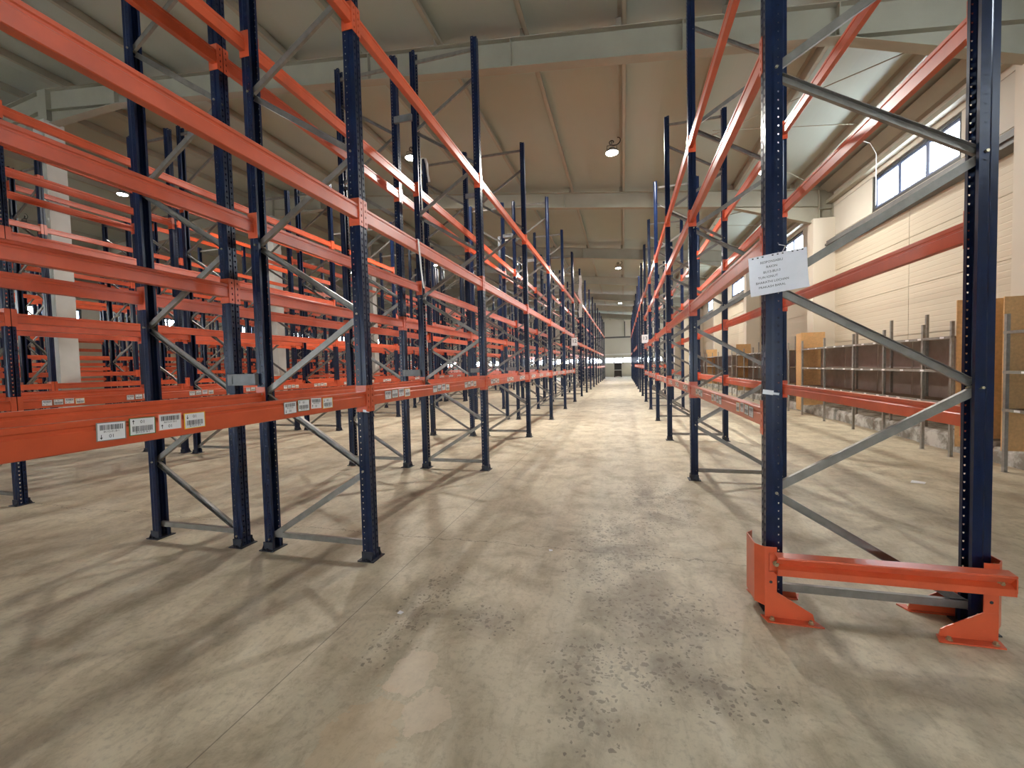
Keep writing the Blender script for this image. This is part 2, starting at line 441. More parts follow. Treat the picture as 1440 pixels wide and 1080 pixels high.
def window(n, xw, sgn, ym):
    d0, d1 = sorted((xw+sgn*0.02, xw+sgn*0.16))
    fr = MB(); a, b = ym-WIN_HALF, ym+WIN_HALF; t = 0.06
    fr.box(d0, d1, a, b, WIN_Z0, WIN_Z0+t); fr.box(d0, d1, a, b, WIN_Z1-t, WIN_Z1)
    fr.box(d0, d1, a, a+t, WIN_Z0+t, WIN_Z1-t); fr.box(d0, d1, b-t, b, WIN_Z0+t, WIN_Z1-t)
    w = struct('window_%d' % n, fr, M['dark'])
    pw = (b-a-2*t)/3
    for k in range(3):
        y0, y1 = a+t+k*pw, a+t+(k+1)*pw
        s = MB(); q = 0.055; e0, e1 = sorted((xw+sgn*0.05, xw+sgn*0.10))
        s.box(e0, e1, y0, y1, WIN_Z0+t, WIN_Z0+t+q); s.box(e0, e1, y0, y1, WIN_Z1-t-q, WIN_Z1-t)
        s.box(e0, e1, y0, y0+q, WIN_Z0+t+q, WIN_Z1-t-q); s.box(e0, e1, y1-q, y1, WIN_Z0+t+q, WIN_Z1-t-q)
        so = s.build('sash', M['sash'], w)
        g0, g1 = sorted((xw+sgn*0.07, xw+sgn*0.078))
        MB().box(g0, g1, y0+q, y1-q, WIN_Z0+t+q, WIN_Z1-t-q).build('pane', M['glass'], so)
    return w
def portal_light(name, loc, rot, sx, sy):
    li = bpy.data.lights.new(name, 'AREA'); li.shape = 'RECTANGLE'; li.size = sx; li.size_y = sy
    li.cycles.is_portal = True
    o = bpy.data.objects.new(name, li); COL.objects.link(o); o.location = loc; o.rotation_euler = rot
    return o
n = 0
for ym in bay_mid[:-1]:
    if ym > -4:
        n += 1; window(n, WALL_R, 1, ym)
        portal_light('daylight_portal', (WALL_R+0.2, ym, 5.55), (0, math.pi/2, 0), 0.8, 2.7)
for ym in bay_mid[:-1]:
    if ym > 7:
        n += 1; window(n, WALL_L, -1, ym)
        portal_light('daylight_portal', (WALL_L-0.2, ym, 5.55), (0, -math.pi/2, 0), 0.8, 2.7)

# ---- end wall and back wall with a low strip of windows
def strip_wall(name, yw, sgn, n0, xs, zwin):
    zt = roof_z(RIDGE)+0.4
    y0, y1 = sorted((yw, yw+sgn*0.2))
    mb = MB(); z0, z1 = zwin
    mb.box(WALL_L-0.3, WALL_R+0.3, y0, y1, 0, z0)
    mb.prism([(WALL_L-0.3, z1), (WALL_R+0.3, z1), (WALL_R+0.3, roof_z(WALL_R+0.3)+0.25), (RIDGE, zt), (WALL_L-0.3, roof_z(WALL_L-0.3)+0.25)], 'y', y0, y1)
    e = [WALL_L-0.3] + [v for x in xs for v in (x-1.72, x+1.72)] + [WALL_R+0.3]
    for a, b in zip(e[0::2], e[1::2]): mb.box(a, b, y0, y1, z0, z1)
    w = struct(name, mb, M['wallplain'])
    for k, x in enumerate(xs):
        fr = MB(); f0, f1 = sorted((yw+sgn*0.03, yw+sgn*0.13))
        fr.box(x-1.72, x+1.72, f0, f1, z0, z0+0.05); fr.box(x-1.72, x+1.72, f0, f1, z1-0.05, z1)
        edges = (-1.72, -0.62, 0.5, 1.6)
        for q in edges: fr.box(x+q-0.03, x+q+0.15, f0, f1, z0+0.05, z1-0.05)
        wo = struct('window_%d' % (n0+k), fr, M['winframe'])
        g0, g1 = sorted((yw+sgn*0.07, yw+sgn*0.078))
        for qa, qb in zip(edges, edges[1:]):
            MB().box(x+qa+0.12, x+qb, g0, g1, z0+0.05, z1-0.05).build('pane', M['glass'], wo)
        portal_light('daylight_portal', (x, yw+sgn*0.16, (z0+z1)/2), (sgn*math.pi/2, 0, 0), 3.4, z1-z0)
    return w
wall_end = strip_wall('wall_end', WALL_END, 1, n+1, [-28.6, -24.8, -21.0, -17.2, -11.85, -8.1, -4.35, -0.6, 3.15], (1.80, 2.46))
wall_back = strip_wall('wall_back', WALL_BACK, -1, n+10, [-19.35, -15.6, -11.85, -8.1, -4.35, -0.6, 3.15], (1.2, 2.2))  # unseen windows added behind the camera, their height set for fill daylight
t = MB().box(WALL_L, WALL_R, WALL_END-0.14, WALL_END, 2.82, 2.98).build('trim_1', M['plastic']); tag(t, kind='structure')
t = MB().box(WALL_L, WALL_R, WALL_END-0.10, WALL_END, 5.0, 5.2).build('trim_2', M['rail']); tag(t, kind='structure')
dp = MB().tube([(0.25, WALL_END-0.08, 5.2), (0.25, WALL_END-0.08, 7.1)], 0.06, 8).build('drain_pipe', M['rail'])
tag(dp, 'thin grey drain pipe on the far end wall above the aisle', 'pipe')

# ---- columns
for y in PORTALS:
    # right wall: steel stub above a boxed cream pilaster
    mb = MB(); mb.box(WALL_R-0.55, WALL_R, y-0.2, y+0.2, 0, 5.66)
    p = struct('trim_3', mb, M['pilaster'])
    st = MB(); zt = roof_z(WALL_R-0.2)
    st.box(WALL_R-0.36, WALL_R-0.345, y-0.1, y+0.1, 5.66, zt); st.box(WALL_R-0.02, WALL_R-0.005, y-0.1, y+0.1, 5.66, zt)
    st.box(WALL_R-0.345, WALL_R-0.02, y-0.006, y+0.006, 5.66, zt); st.box(WALL_R-0.36, WALL_R, y-0.1, y+0.1, 5.95, 5.965)
    st.build('steel_stub', M['steelcream'], p)
    mb = MB(); mb.box(WALL_L, WALL_L+0.5, y-0.2, y+0.2, 0, 6.3)
    struct('trim_4', mb, M['pilaster'])
    if y > 0:
        mb = MB(); mb.box(RIDGE-0.2, RIDGE+0.2, y-0.2, y+0.2, 0, roof_z(RIDGE)-0.8)
        c = struct('trim_5', mb, M['column'])
        st = MB(); st.box(RIDGE-0.15, RIDGE+0.15, y-0.11, y+0.11, roof_z(RIDGE)-0.8, roof_z(RIDGE)-0.02); st.build('steel_stub', M['steelcream'], c)
for y in PORTALS:
    if y < 0 or y > 50: continue
    # eave girt seen above the windows
mb = MB().box(WALL_R-0.16, WALL_R, WALL_BACK, WALL_END, 6.10, 6.20); g = struct('trim_6', mb, M['steelcream'])
mb = MB().prism([(WALL_R-0.10, 6.42), (WALL_R, 6.40), (WALL_R, 6.60), (WALL_R-0.30, 6.62)], 'y', WALL_BACK, WALL_END); struct('trim_7', mb, M['steelcream'])
# grey duct under the right windows, one length per bay
for y in PORTALS:
    if y < 0 or y > 52: continue
    a, b = y+0.2, y+PORTAL_STEP-0.2
    mb = MB().prism([(WALL_R-0.22, 4.76), (WALL_R-0.02, 4.72), (WALL_R-0.02, 4.98), (WALL_R-0.22, 4.98)], 'y', a, b)
    mb.box(WALL_R-0.26, WALL_R-0.22, a, b, 4.84, 4.90)
    struct('trim_8', mb, M['rail'])
# concrete kerb blocks along the right wall
kerb = empty('trim_9', (0, 0, 0)); kerb['kind'] = 'structure'
yk = 2.0
while yk < WALL_END-2:
    L = 1.25 + random.random()*0.9
    zt = 0.22+random.random()*0.09; xi = 5.22+random.random()*0.07
    mb = MB(); mb.prism([(xi, 0), (WALL_R-0.001, 0), (WALL_R-0.001, zt+0.02), (xi+0.05, zt), (xi+0.01, zt-0.05)], 'y', yk, yk+L-0.02)
    mb.build('kerb_block', M['kerb'], kerb); yk += L

# ================================================================== PALLET RACKS
PX, PY = 0.045, 0.05     # half sizes of a post
def holed_strip(mb, a, b, z0, z1, pitch, hw, hh, shift=0.0):
    """vertical strip between 2D points a-b with a column of lozenge slots"""
    nz = int(round((z1-z0)/pitch))
    ax, ay = a; bx, by = b; mx, my = (ax+bx)/2, (ay+by)/2
    L = math.hypot(bx-ax, by-ay); ux, uy = (bx-ax)/L, (by-ay)/L
    for k in range(nz):
        za, zb = z0+k*pitch, z0+(k+1)*pitch; zc = (za+zb)/2
        A, B_, C, D = (ax, ay, za), (bx, by, za), (bx, by, zb), (ax, ay, zb)
        w1, w0 = hw, hw*0.55
        h = [(mx-ux*w0, my-uy*w0, zc-hh), (mx+ux*w0, my+uy*w0, zc-hh), (mx+ux*w1, my+uy*w1, zc+hh*0.7), (mx-ux*w1, my-uy*w1, zc+hh*0.7)]
        i = len(mb.v); mb.v += [A, B_, C, D] + h
        for f in ((0, 1, 5, 4), (1, 2, 6, 5), (2, 3, 7, 6), (3, 0, 4, 7)):
            mb.f.append(tuple(i+q for q in f)); mb.mi.append(0)
def post_mesh(detail):
    mb = MB(); z0, z1 = 0.008, POST_H
    right = [(-PX, 0.028), (-PX, PY), (0.0, PY), (0.012, 0.043), (PX, 0.043), (PX, 0.006), (PX-0.01, 0.004), (PX-0.01, -0.004)]
    left = [(x, -y) for x, y in right]
    if detail:
        for pts in (right, left):
            for a, b in zip(pts, pts[1:]):
                if a[0] == PX and b[0] == PX: holed_strip(mb, a, b, z0, z1, 0.05, 0.008, 0.011)
                elif abs(a[1]) == PY and abs(b[1]) == PY: holed_strip(mb, a, b, z0, z1, 0.05, 0.005, 0.0055)
                else: mb.sheet([a, b], 'z', z0, z1)
    else:
        mb.sheet(right, 'z', z0, z1); mb.sheet(left, 'z', z0, z1)
    return mb.mesh('post', M['blue'])
POST_D, POST_S = post_mesh(True), post_mesh(False)
def base_mesh():
    mb = MB(); mb.box(-0.075, 0.075, -0.085, 0.085, 0, 0.008)
    for s in (-1, 1):
        mb.prism([(-0.05, 0.008), (0.05, 0.008), (0.05, 0.075), (-0.05, 0.075)], 'y', s*0.053, s*0.059)
        mb.prism([(s*0.053, 0.008), (s*0.08, 0.008), (s*0.059, 0.05)], 'x', 0.044, 0.050)
        mb.cyl((0.0, s*0.071, 0.008), 0.009, 0.009, 0.014, n=6)
    return mb.mesh('base_plate', M['footpl'])
BASE = base_mesh()
BEAM_H, BEAM_W = 0.118, 0.05
def beam_profile():
    w, h = BEAM_W/2, BEAM_H/2
    g = 0.006
    return [(-w, -h), (w-0.004, -h), (w, -h+0.004), (w, h*0.25), (w-g, h*0.34), (w-g, h*0.55), (w, h*0.64), (w, h-0.004), (w-0.004, h), (-w, h),
            (-w, h*0.6), (-w+g, h*0.5), (-w+g, h*0.3), (-w, h*0.2)]
BEAM_L = BAY - 2*PY - 0.012
def conn_mb(s):
    """bracket at the +y (s=1) or -y (s=-1) end of a beam: one leg on the post side, one on its face. Local: post centre at y = s*BAY/2"""
    mb = MB(); yp = s*BAY/2
    ys = sorted((yp - s*(PY+0.006), yp - s*(PY+0.001)))
    mb.box(-PX+0.0, PX+0.005, ys[0], ys[1], -0.108, 0.108)
    for k in range(4):     # hooked face plate, with slots between its four bands
        pass
    ya, yb = sorted((yp - s*(PY+0.001), yp - s*0.004))
    strip = MB()
    zc = [-0.108, -0.09, -0.066, -0.043, -0.019, 0.004, 0.028, 0.051, 0.075, 0.108]
    m0 = ya + (yb-ya)*0.42; m1 = ya + (yb-ya)*0.66
    strip.box(PX+0.001, PX+0.006, ya, m0, -0.108, 0.108); strip.box(PX+0.001, PX+0.006, m1, yb, -0.108, 0.108)
    for a, b in ((-0.108, -0.085), (-0.065, -0.035), (-0.015, 0.015), (0.035, 0.065), (0.085, 0.108)):
        strip.box(PX+0.001, PX+0.006, m0, m1, a, b)
    mb.add(strip)
    return mb
XB = 0.016   # beam centre offset outward from the post centre
def beam_mb(): return MB().prism([(x+XB, z) for x, z in beam_profile()], 'y', -BEAM_L/2, BEAM_L/2)
BEAM_D = beam_mb().mesh('beam', M['orange'])
CONN = {s: conn_mb(s).mesh('beam_connector', M['orange']) for s in (1, -1)}
def beam_simple():
    mb = beam_mb()
    for s in (1, -1):
        yp = s*BAY/2; ya, yb = sorted((yp - s*(PY+0.006), yp - s*0.004))
        mb.box(PX+0.001, PX+0.006, ya, yb, -0.108, 0.108)
        ya, yb = sorted((yp - s*(PY+0.006), yp - s*(PY+0.001))); mb.box(-PX, PX+0.005, ya, yb, -0.108, 0.108)
    return mb.mesh('beam', M['orange'])
BEAM_S = beam_simple()

def channel(L, flip):
    w, d, tk = 0.024, 0.026, 0.003
    mb = MB(); s = -1 if flip else 1
    y0, y1 = sorted((-s*d/2, -s*(d/2-tk)))
    mb.box(0, L, y0, y1, -w, w)
    ya, yb = -d/2, d/2
    mb.box(0, L, ya, yb, w-tk, w); mb.box(0, L, ya, yb, -w, -w+tk)
    return mb
NODES = [0.10 + 0.645*k for k in range(10)]
CH = {}
def chan_mesh(L, flip, mat='galv'):
    key = (round(L, 3), flip)
    if key not in CH: CH[key] = channel(L, flip).mesh('brace', M['galv'])
    return CH[key]
BOLTM = MB().cyl((0, -0.06, 0), 0.009, 0.009, 0.12, 'y', 6).mesh('brace_bolt', M['bolt'])

# --- printed barcode labels (flat print: thin layers)
def label_mesh(var, big):
    w, h = 0.105, 0.075
    border, up, bars_top = [('b_grey', -1, True), ('b_green', 1, False), ('b_red', 1, True), ('b_yellow', -1, False)][var]
    mb = MB()
    def rect(y0, y1, z0, z1, x, mi): mb.quad((x, y0, z0), (x, y1, z0), (x, y1, z1), (x, y0, z1), mi)
    mb.box(0, 0.0008, -w/2, w/2, -h/2, h/2, 0)
    bw = 0.0045
    rect(-w/2+bw, w/2-bw, -h/2+bw*0.7, h/2-bw*0.7, 0.0011, 1)
    rnd = random.Random(var+5)
    z0, z1 = (0.006, 0.027) if bars_top else (-0.021, 0.002)
    y = -0.040
    while y < 0.040:
        b = rnd.choice((0.001, 0.0016, 0.0026)); rect(y, y+b, z0, z1, 0.0014, 2); y += b + rnd.choice((0.0009, 0.0014, 0.0022))
    R = Matrix(((0, 0, 1, 0), (1, 0, 0, 0), (0, 1, 0, 0), (0, 0, 0, 1)))
    if big:
        tz = -0.004 if bars_top else -0.029
        a = text_mb('BU12-01-B-%d' % (var+1), 0.0105, 'CENTER').xf(R); a.v = [(0.0014, y, z+tz) for x, y, z in a.v]; mb.add(a, 2)
        tz = -0.026 if bars_top else 0.013
        a = text_mb('01', 0.020, 'CENTER').xf(R); a.v = [(0.0014, y, z+tz) for x, y, z in a.v]; mb.add(a, 2)
    zc = -0.02 if bars_top else 0.019
    yc = -0.036
    rect(yc-0.0012, yc+0.0012, zc-0.008, zc+0.008, 0.0014, 2)
    mb.poly([(0.0014, yc-0.005, zc+up*0.003), (0.0014, yc+0.005, zc+up*0.003), (0.0014, yc, zc+up*0.011)][::up], 2)
    return mb.mesh('barcode_label', [M[border], M['tagwhite'], M['ink']])
LABEL = [label_mesh(v, True) for v in range(4)]

def bracing(parent, xlo, xhi, y, low_is_lo, split):
    """lattice of one upright frame"""
    lo, hi = xlo+0.02, xhi-0.02
    segs = []
    segs.append(((lo, 0.13), (hi, 0.13), False)); segs.append(((lo, 6.30), (hi, 6.30), False))
    for k in range(9):
        a_lo = (k % 2 == 0) == low_is_lo
        a = (lo if a_lo else hi, NODES[k]+0.02); b = (hi if a_lo else lo, NODES[k+1]-0.02)
        segs.append((a, b, k % 2 == 1))
    joined = MB()
    for a, b, flip in segs:
        if a[0] > b[0]: a, b = b, a
        flip = b[1] < a[1] - 0.01
        L = math.hypot(b[0]-a[0], b[1]-a[1]); ang = math.atan2(b[1]-a[1], b[0]-a[0])
        if split: put('brace', chan_mesh(L, flip), parent, (a[0], y, a[1]), (0, -ang, 0))
        else:
            joined.add(channel(L, flip).xf(Matrix.Translation((a[0]-lo, 0, a[1])) @ Matrix.Rotation(-ang, 4, 'Y')))
    return joined
BRC = {}
def rack_run(label, xhi, xlo, ys, levels, low_is_lo, detail, skip=(), name='pallet_rack', spacer_x=None, labels_on=None, group='rows of pallet racks'):
    """levels: list of heights; skip: set of (bay, level index); detail 2 near, 1 middle, 0 far"""
    root = empty(name, ((xhi+xlo)/2, ys[0], 0)); tag(root, label, 'pallet rack', group)
    ox, oy = root.location.x, root.location.y
    hi, lo = xhi-ox, xlo-ox
    pm_ = POST_D if detail >= 1 else POST_S
    for y in ys:
        for x, rz in ((hi, 0.0), (lo, math.pi)):
            p = put('post', pm_, root, (x, y-oy, 0), (0, 0, rz))
            if detail >= 1: put('base_plate', BASE, p)
            else: put('base_plate', BASE, p)
        if detail >= 1:
            bracing(root, lo, hi, y-oy, low_is_lo, True)
            if detail == 2 and y < 13:
                for k, z in enumerate(NODES[:8]):
                    at_lo = (k % 2 == 0) == low_is_lo
                    put('brace_bolt', BOLTM, root, ((lo+0.012) if at_lo else (hi-0.012), y-oy, z))
        else:
            key = (round(hi-lo, 3), low_is_lo)
            if key not in BRC:
                j = bracing(None, lo, hi, 0, low_is_lo, False); BRC[key] = j.mesh('bracing', M['galv'])
            b = put('bracing', BRC[key], root, (lo+0.02, y-oy, 0)); b['kind'] = 'stuff'
        if spacer_x is not None:
            s0, s1 = spacer_x
            key = 'sp%.3f' % (s1-s0)
            if key not in BRC:
                mb = MB(); L = s1-s0
                mb.box(0, L, -0.012, 0.012, -0.05, 0.05); mb.box(0.0, L, -0.020, -0.012, -0.05, -0.036); mb.box(0, L, -0.020, -0.012, 0.036, 0.05); mb.box(0, 0.05, -0.020, 0.02, -0.05, 0.05); mb.box(L-0.05, L, -0.020, 0.02, -0.05, 0.05)
                BRC[key] = mb.mesh('row_spacer', M['spacer'])
            put('row_spacer', BRC[key], root, (s0-ox, y-oy-0.07, 1.52)); put('row_spacer', BRC[key], root, (s0-ox, y-oy-0.07, 5.45))
    for k, (ya, yb) in enumerate(zip(ys, ys[1:])):
        yc = (ya+yb)/2 - oy
        for li, z in enumerate(levels):
            for side, (x, rz) in enumerate(((hi, 0.0), (lo, math.pi))):
                if (k, li) in skip or (k, li, side) in skip: continue
                b = put('beam', BEAM_D if detail == 2 else BEAM_S, root, (x, yc, z), (0, 0, rz))
                if detail == 2:
                    put('beam_connector', CONN[1], b); put('beam_connector', CONN[-1], b)
                if labels_on is not None and li == 0 and side == labels_on:
                    sg = 1 if side == 0 else -1
                    for q in (0.46, 1.43, 2.39):
                        n_l = 4
                        for v in range(n_l):
                            yy = (q - BAY/2) + (v-1.5)*0.116
                            put('barcode_label', LABEL[v], b, (XB+BEAM_W/2+0.0005, sg*yy, 0.010+0.004*((v*7+k*3) % 3-1)), (random.uniform(-0.04, 0.04), 0, 0))
    return root
def ys_run(y0, k0, k1): return [y0 + BAY*k for k in range(k0, k1+1)]
A2H = XA-1.0-0.339
LV_A1, LV_A2, LV_B, LV_R = [1.345, 2.845, 4.365], [2.31, 4.325], [1.25, 2.34, 3.35, 4.88], [1.21, 2.29, 3.45, 4.40]
Y_FAR = 18.64
rack_run('blue and orange pallet rack lining the left side of the main aisle, nearest the camera', XA, XA-1.0, ys_run(Y0, -1, 5), LV_A1, True, 2, spacer_x=(A2H+0.02, XA-1.0-0.02), labels_on=0)
rack_run('pallet rack standing back to back behind the nearest left rack, joined by grey spacers', A2H, A2H-1.0, ys_run(Y0, -1, 5), LV_A2, False, 2)
rack_run('single pallet rack right of the main aisle, its end post carrying the paper notice', XR+1.04, XR, ys_run(YR, 0, 5), LV_R, False, 2, labels_on=1,
         skip={(k, 0, 0) for k in (3,)})
far_skip = {(k, 0) for k in range(0, 5)} | {(9, 1)}
rack_run('far stretch of the left aisle rack, beyond the number twelve sign', XA, XA-1.0, ys_run(Y_FAR, 0, 10), [1.40, 2.62, 4.75], True, 0, skip=far_skip)
rack_run('far stretch of the back to back rack behind the left aisle rack', A2H, A2H-1.0, ys_run(Y_FAR, 0, 10), [2.31, 4.325], False, 0, skip={(2, 0), (6, 1)})
rack_run('far stretch of the right aisle rack, beyond the number thirteen sign', XR+1.04, XR, ys_run(18.56, 0, 10), [1.45, 2.7, 4.6], False, 0, skip={(k, 1) for k in (0, 1, 2, 6, 7)} | {(k, 0) for k in (5, 6, 7, 8)})
B1H, B2H = -7.35, -8.67
rack_run('pallet rack across the second aisle, seen through the nearest left racks, with white labels', B1H, B1H-1.0, ys_run(3.5, -1, 5), LV_B, True, 1, labels_on=0, skip={(3, 2), (4, 3), (5, 3)})
rack_run('pallet rack behind the labelled rack of the second aisle, back to back with it', B2H, B2H-1.0, ys_run(3.5, -1, 5), [1.3, 2.36, 4.6], False, 1, skip={(2, 2), (4, 2)})
rack_run('far stretch of the rack facing the second aisle', B1H, B1H-1.0, ys_run(19.1, 0, 9), [1.25, 2.34, 4.4], True, 0, skip={(1, 2), (5, 0)})
rack_run('far stretch of the rack behind the one facing the second aisle', B2H, B2H-1.0, ys_run(19.1, 0, 9), [1.3, 2.4, 4.6], False, 0, skip={(3, 1)})
for (lab, xh, low, lv, k0) in (
        ('pallet rack in front of the white middle columns', -12.6, True, [1.40, 4.93, 6.02], 0),
        ('pallet rack just behind the white middle columns', -14.62, False, [1.68, 4.4], 1),
        ('pallet rack facing the fourth aisle, well behind the white middle columns', -18.55, True, [1.35, 2.30, 4.25], 1),
        ('pallet rack back to back with the one facing the fourth aisle', -19.87, False, [1.92], 1),
        ('pallet rack facing the fifth aisle towards the left wall', -23.8, True, [2.20, 4.9], 2),
        ('pallet rack back to back with the one facing the fifth aisle', -25.1, False, [1.5, 3.4], 2),
        ('last pallet rack close to the left wall', -30.0, True, [1.9, 3.2], 3)):
    rack_run(lab, xh, xh-1.0 if xh != -12.6 else xh-0.95, ys_run(3.58, k0, 14), lv, low, 0, skip={(random.randrange(2, 12), random.randrange(1, 3)) for _ in range(4)})

# ================================================================== THINGS IN THE AISLE
# orange end guard around the foot of the right rack
guard = empty('rack_end_guard', (1.42, 2.9, 0)); tag(guard, 'orange steel rack end guard with a rail between two bolted corner plates', 'rack guard')
gx, gy = 1.42, 2.9
def guard_corner(side):
    """side -1: aisle corner, +1: wall corner. local to guard"""
    xo = (0.772 if side < 0 else 1.995) - gx     # outer face
    xi = xo - side*0.11                          # inner edge of the front plate
    xc = xo - side*0.045                         # chamfer
    yf, yb = 2.83-gy, 3.10-gy
    t = 0.006
    path = [(xi, yf), (xc, yf), (xo, yf+0.05), (xo, yb-0.05), (xc + (0 if side < 0 else 0.012), yb)]
    mb = MB()
    z0, z1 = 0.075, 0.44
    inner = [(x - side*t*1.0 if abs(x-xo) < 1e-6 else x, y + (t if abs(y-yf) < 1e-6 else (-t if abs(y-yb) < 1e-6 else 0))) for x, y in path]
    for (a, b), (c, d) in zip(zip(path, path[1:]), zip(inner, inner[1:])):
        mb.prism([a, b, d, c], 'z', z0, z1)
    o = mb.build('corner_plate', M['orange'], guard)
    for y, s in ((yf, -1), (yb, 1)):
        g = MB()   # sloping gusset running inwards and its base plate
        y0, y1 = sorted((y-0.001, y - s*t))
        g.prism([(xc, 0.008), (xi - side*0.20, 0.008), (xi - side*0.19, 0.05), (xi, 0.165), (xc, 0.165)], 'y', y0, y1)
        ya, yb2 = sorted((y - s*0.02, y + s*0.055))
        g.prism([(xc + side*0.0, ya), (xi - side*0.23, ya), (xi - side*0.2, yb2), (xc + side*0.02, yb2)] if s < 0 else [(xc, ya), (xi - side*0.2, ya), (xi - side*0.23, yb2), (xc + side*0.02, yb2)], 'z', 0.0, 0.008)
        f = g.build('foot', M['orange'], o)
        for bx in (xc - side*0.03, xi - side*0.17):
            b = MB(); b.cyl((bx, y + s*0.03, 0.008), 0.015, 0.015, 0.006, n=10); b.cyl((bx, y + s*0.03, 0.014), 0.010, 0.010, 0.012, n=6)
            b.build('bolt', M['bolt'], o)
    MB().cyl(((xi+xc)/2, yf-0.0015, 0.225), 0.009, 0.009, 0.001, 'y', 10).build('bolt_hole', M['ink'], o)
    MB().cyl((xo - side*0.008, yf+0.09, 0.40), 0.010, 0.010, 0.008, 'x', 8).build('bolt', M['bolt'], o)
guard_corner(-1); guard_corner(1)
rail = MB()
ra, rb = 0.838-gx, 1.965-gx
yf = 2.83-gy
pr = [(yf-0.002, 0.412), (yf-0.062, 0.405), (yf-0.064, 0.396), (yf-0.028, 0.352), (yf-0.060, 0.333), (yf-0.060, 0.294), (yf-0.002, 0.286)]
pr2 = [(y+0.006 if y < yf-0.01 else y, z) for y, z in pr]
for (a, b), (c, d) in zip(zip(pr, pr[1:]), zip(pr2, pr2[1:])):
    rail.prism([a, b, (d[0]+0.001, d[1]-0.003), (c[0]+0.001, c[1]-0.003)], 'x', ra+0.03, rb+0.02)
rail.prism([(yf-0.002, 0.412), (yf-0.052, 0.405), (yf-0.062, 0.385), (yf-0.062, 0.315), (yf-0.052, 0.292), (yf-0.002, 0.286)], 'x', rb+0.014, rb+0.021)
ro = rail.build('guard_rail', M['orange'], guard)
fl = MB(); fl.prism([(yf-0.002, 0.41), (yf-0.014, 0.40), (yf-0.014, 0.30), (yf-0.002, 0.29)], 'x', ra, ra+0.06); fl.build('rail_end', M['orange'], ro)
for bx in (ra+0.03, rb-0.03):
    b = MB(); b.cyl((bx, yf-0.034, 0.352), 0.016, 0.016, 0.012, 'y', 10); b.cyl((bx, yf-0.048, 0.352), 0.010, 0.010, 0.014, 'y', 6); b.build('bolt', M['bolt'], ro)

# paper notice in a plastic sleeve tied to the right end post
ns = empty('paper_notice', (0.912, 2.905, 2.10)); tag(ns, 'white paper notice in a clear sleeve tied to the blue end post', 'notice')
PW, PH, TILT = 0.318, 0.235, math.radians(8.0)
def paper_y(u, v):                                   # gentle curl of the sheet
    return -0.010*math.sin(u*3.0+0.4)*(0.4+v) - 0.018*(u-0.5)**2 + 0.006*math.sin(v*5)
def place(u, v, off=0.0):
    x = (u-0.5)*PW; z = (v-0.5)*PH
    return (x*math.cos(TILT) - z*math.sin(TILT)*0.55, paper_y(u, v)-off, x*math.sin(TILT) + z*math.cos(TILT))
mb = MB(); NU, NV = 14, 10
for i in range(NU):
    for j in range(NV):
        a, b, c, d = [place((i+p)/NU, (j+q)/NV) for p, q in ((0, 0), (1, 0), (1, 1), (0, 1))]; mb.quad(a, b, c, d)
for i in range(NU):
    for j in range(NV):
        a, b, c, d = [place((i+p)/NU, (j+q)/NV, -0.0012) for p, q in ((0, 0), (0, 1), (1, 1), (1, 0))]; mb.quad(a, b, c, d)
mb.build('sheet', M['paper'], ns, smooth=True)
tm = MB()
for k, (line, dx) in enumerate((('RESPONSABILI', 0.0), ('RAION', 0.0), ('BU12-BU13', 0.0), ('TUN IONUT', -0.07), ('BHARATHI LOCHAN', -0.0), ('PRAKASH BARAL', -0.01))):
    a = text_mb(line, 0.0195, 'CENTER')
    a.v = [place(0.39+dx+x/PW, 0.79-0.125*k+y/PH, 0.0016) for x, y, z in a.v]; tm.add(a)
tm.build('lettering', M['ink'], ns)
st = MB()
for k in range(11):
    if k in (3, 7): continue
    u0 = 0.06+k*0.085
    st.quad(place(u0, 0.945, 0.0016), place(u0+0.03, 0.945, 0.0016), place(u0+0.03, 0.975, 0.0016), place(u0, 0.975, 0.0016))
st.build('punched_holes', M['dark'], ns)
cab = MB().tube([place(0.56, 0.95, 0.004), (0.03, -0.03, 0.15), (0.0, -0.012, 0.165)], 0.0025, 5); cab.build('cable_tie', M['plastic'], ns)

# torn tape left on posts
def tape(x, y, z, w, h, label):
    mb = MB(); mb.box(-w/2, w/2, -0.0012, 0, -h/2, h/2); mb.box(w/2, w/2+0.03, -0.010, -0.0012, -h/2+0.004, h/2-0.01)
    o = mb.build('torn_tape', M['tagwhite'], None, loc=(x, y, z), rot=(0, 0.15, 0)); tag(o, label, 'tape')
tape(XR-0.035, YR-0.0515, 1.375, 0.06, 0.028, 'torn white tape on the blue end post below the paper notice')
tape(XA+0.03, Y0-0.0585, 1.245, 0.03, 0.02, 'torn white tag on the orange bracket of the nearest left post')
# hanging row number signs
def number_sign(x, y, z, txt, label, sx):
    s = empty('row_number_sign', (x, y, z)); tag(s, label, 'sign')
    MB().box(-0.13, 0.13, 0, 0.004, -0.17, 0.17).build('board', M['tagwhite'], s)
    a = text_mb(txt, 0.20, 'CENTER'); a.v = [(p[0], -0.0015, p[1]-0.04) for p in a.v]; a.build('lettering', M['ink'], s)
    return s
number_sign(XA+0.05, Y0+5*BAY-0.10, 2.60, '12', 'white sign with number 12 on the end post of the left rack', 1)
number_sign(XR-0.02, YR+5*BAY-0.10, 2.60, '13', 'white sign with number 13 on the end post of the right rack', 1)

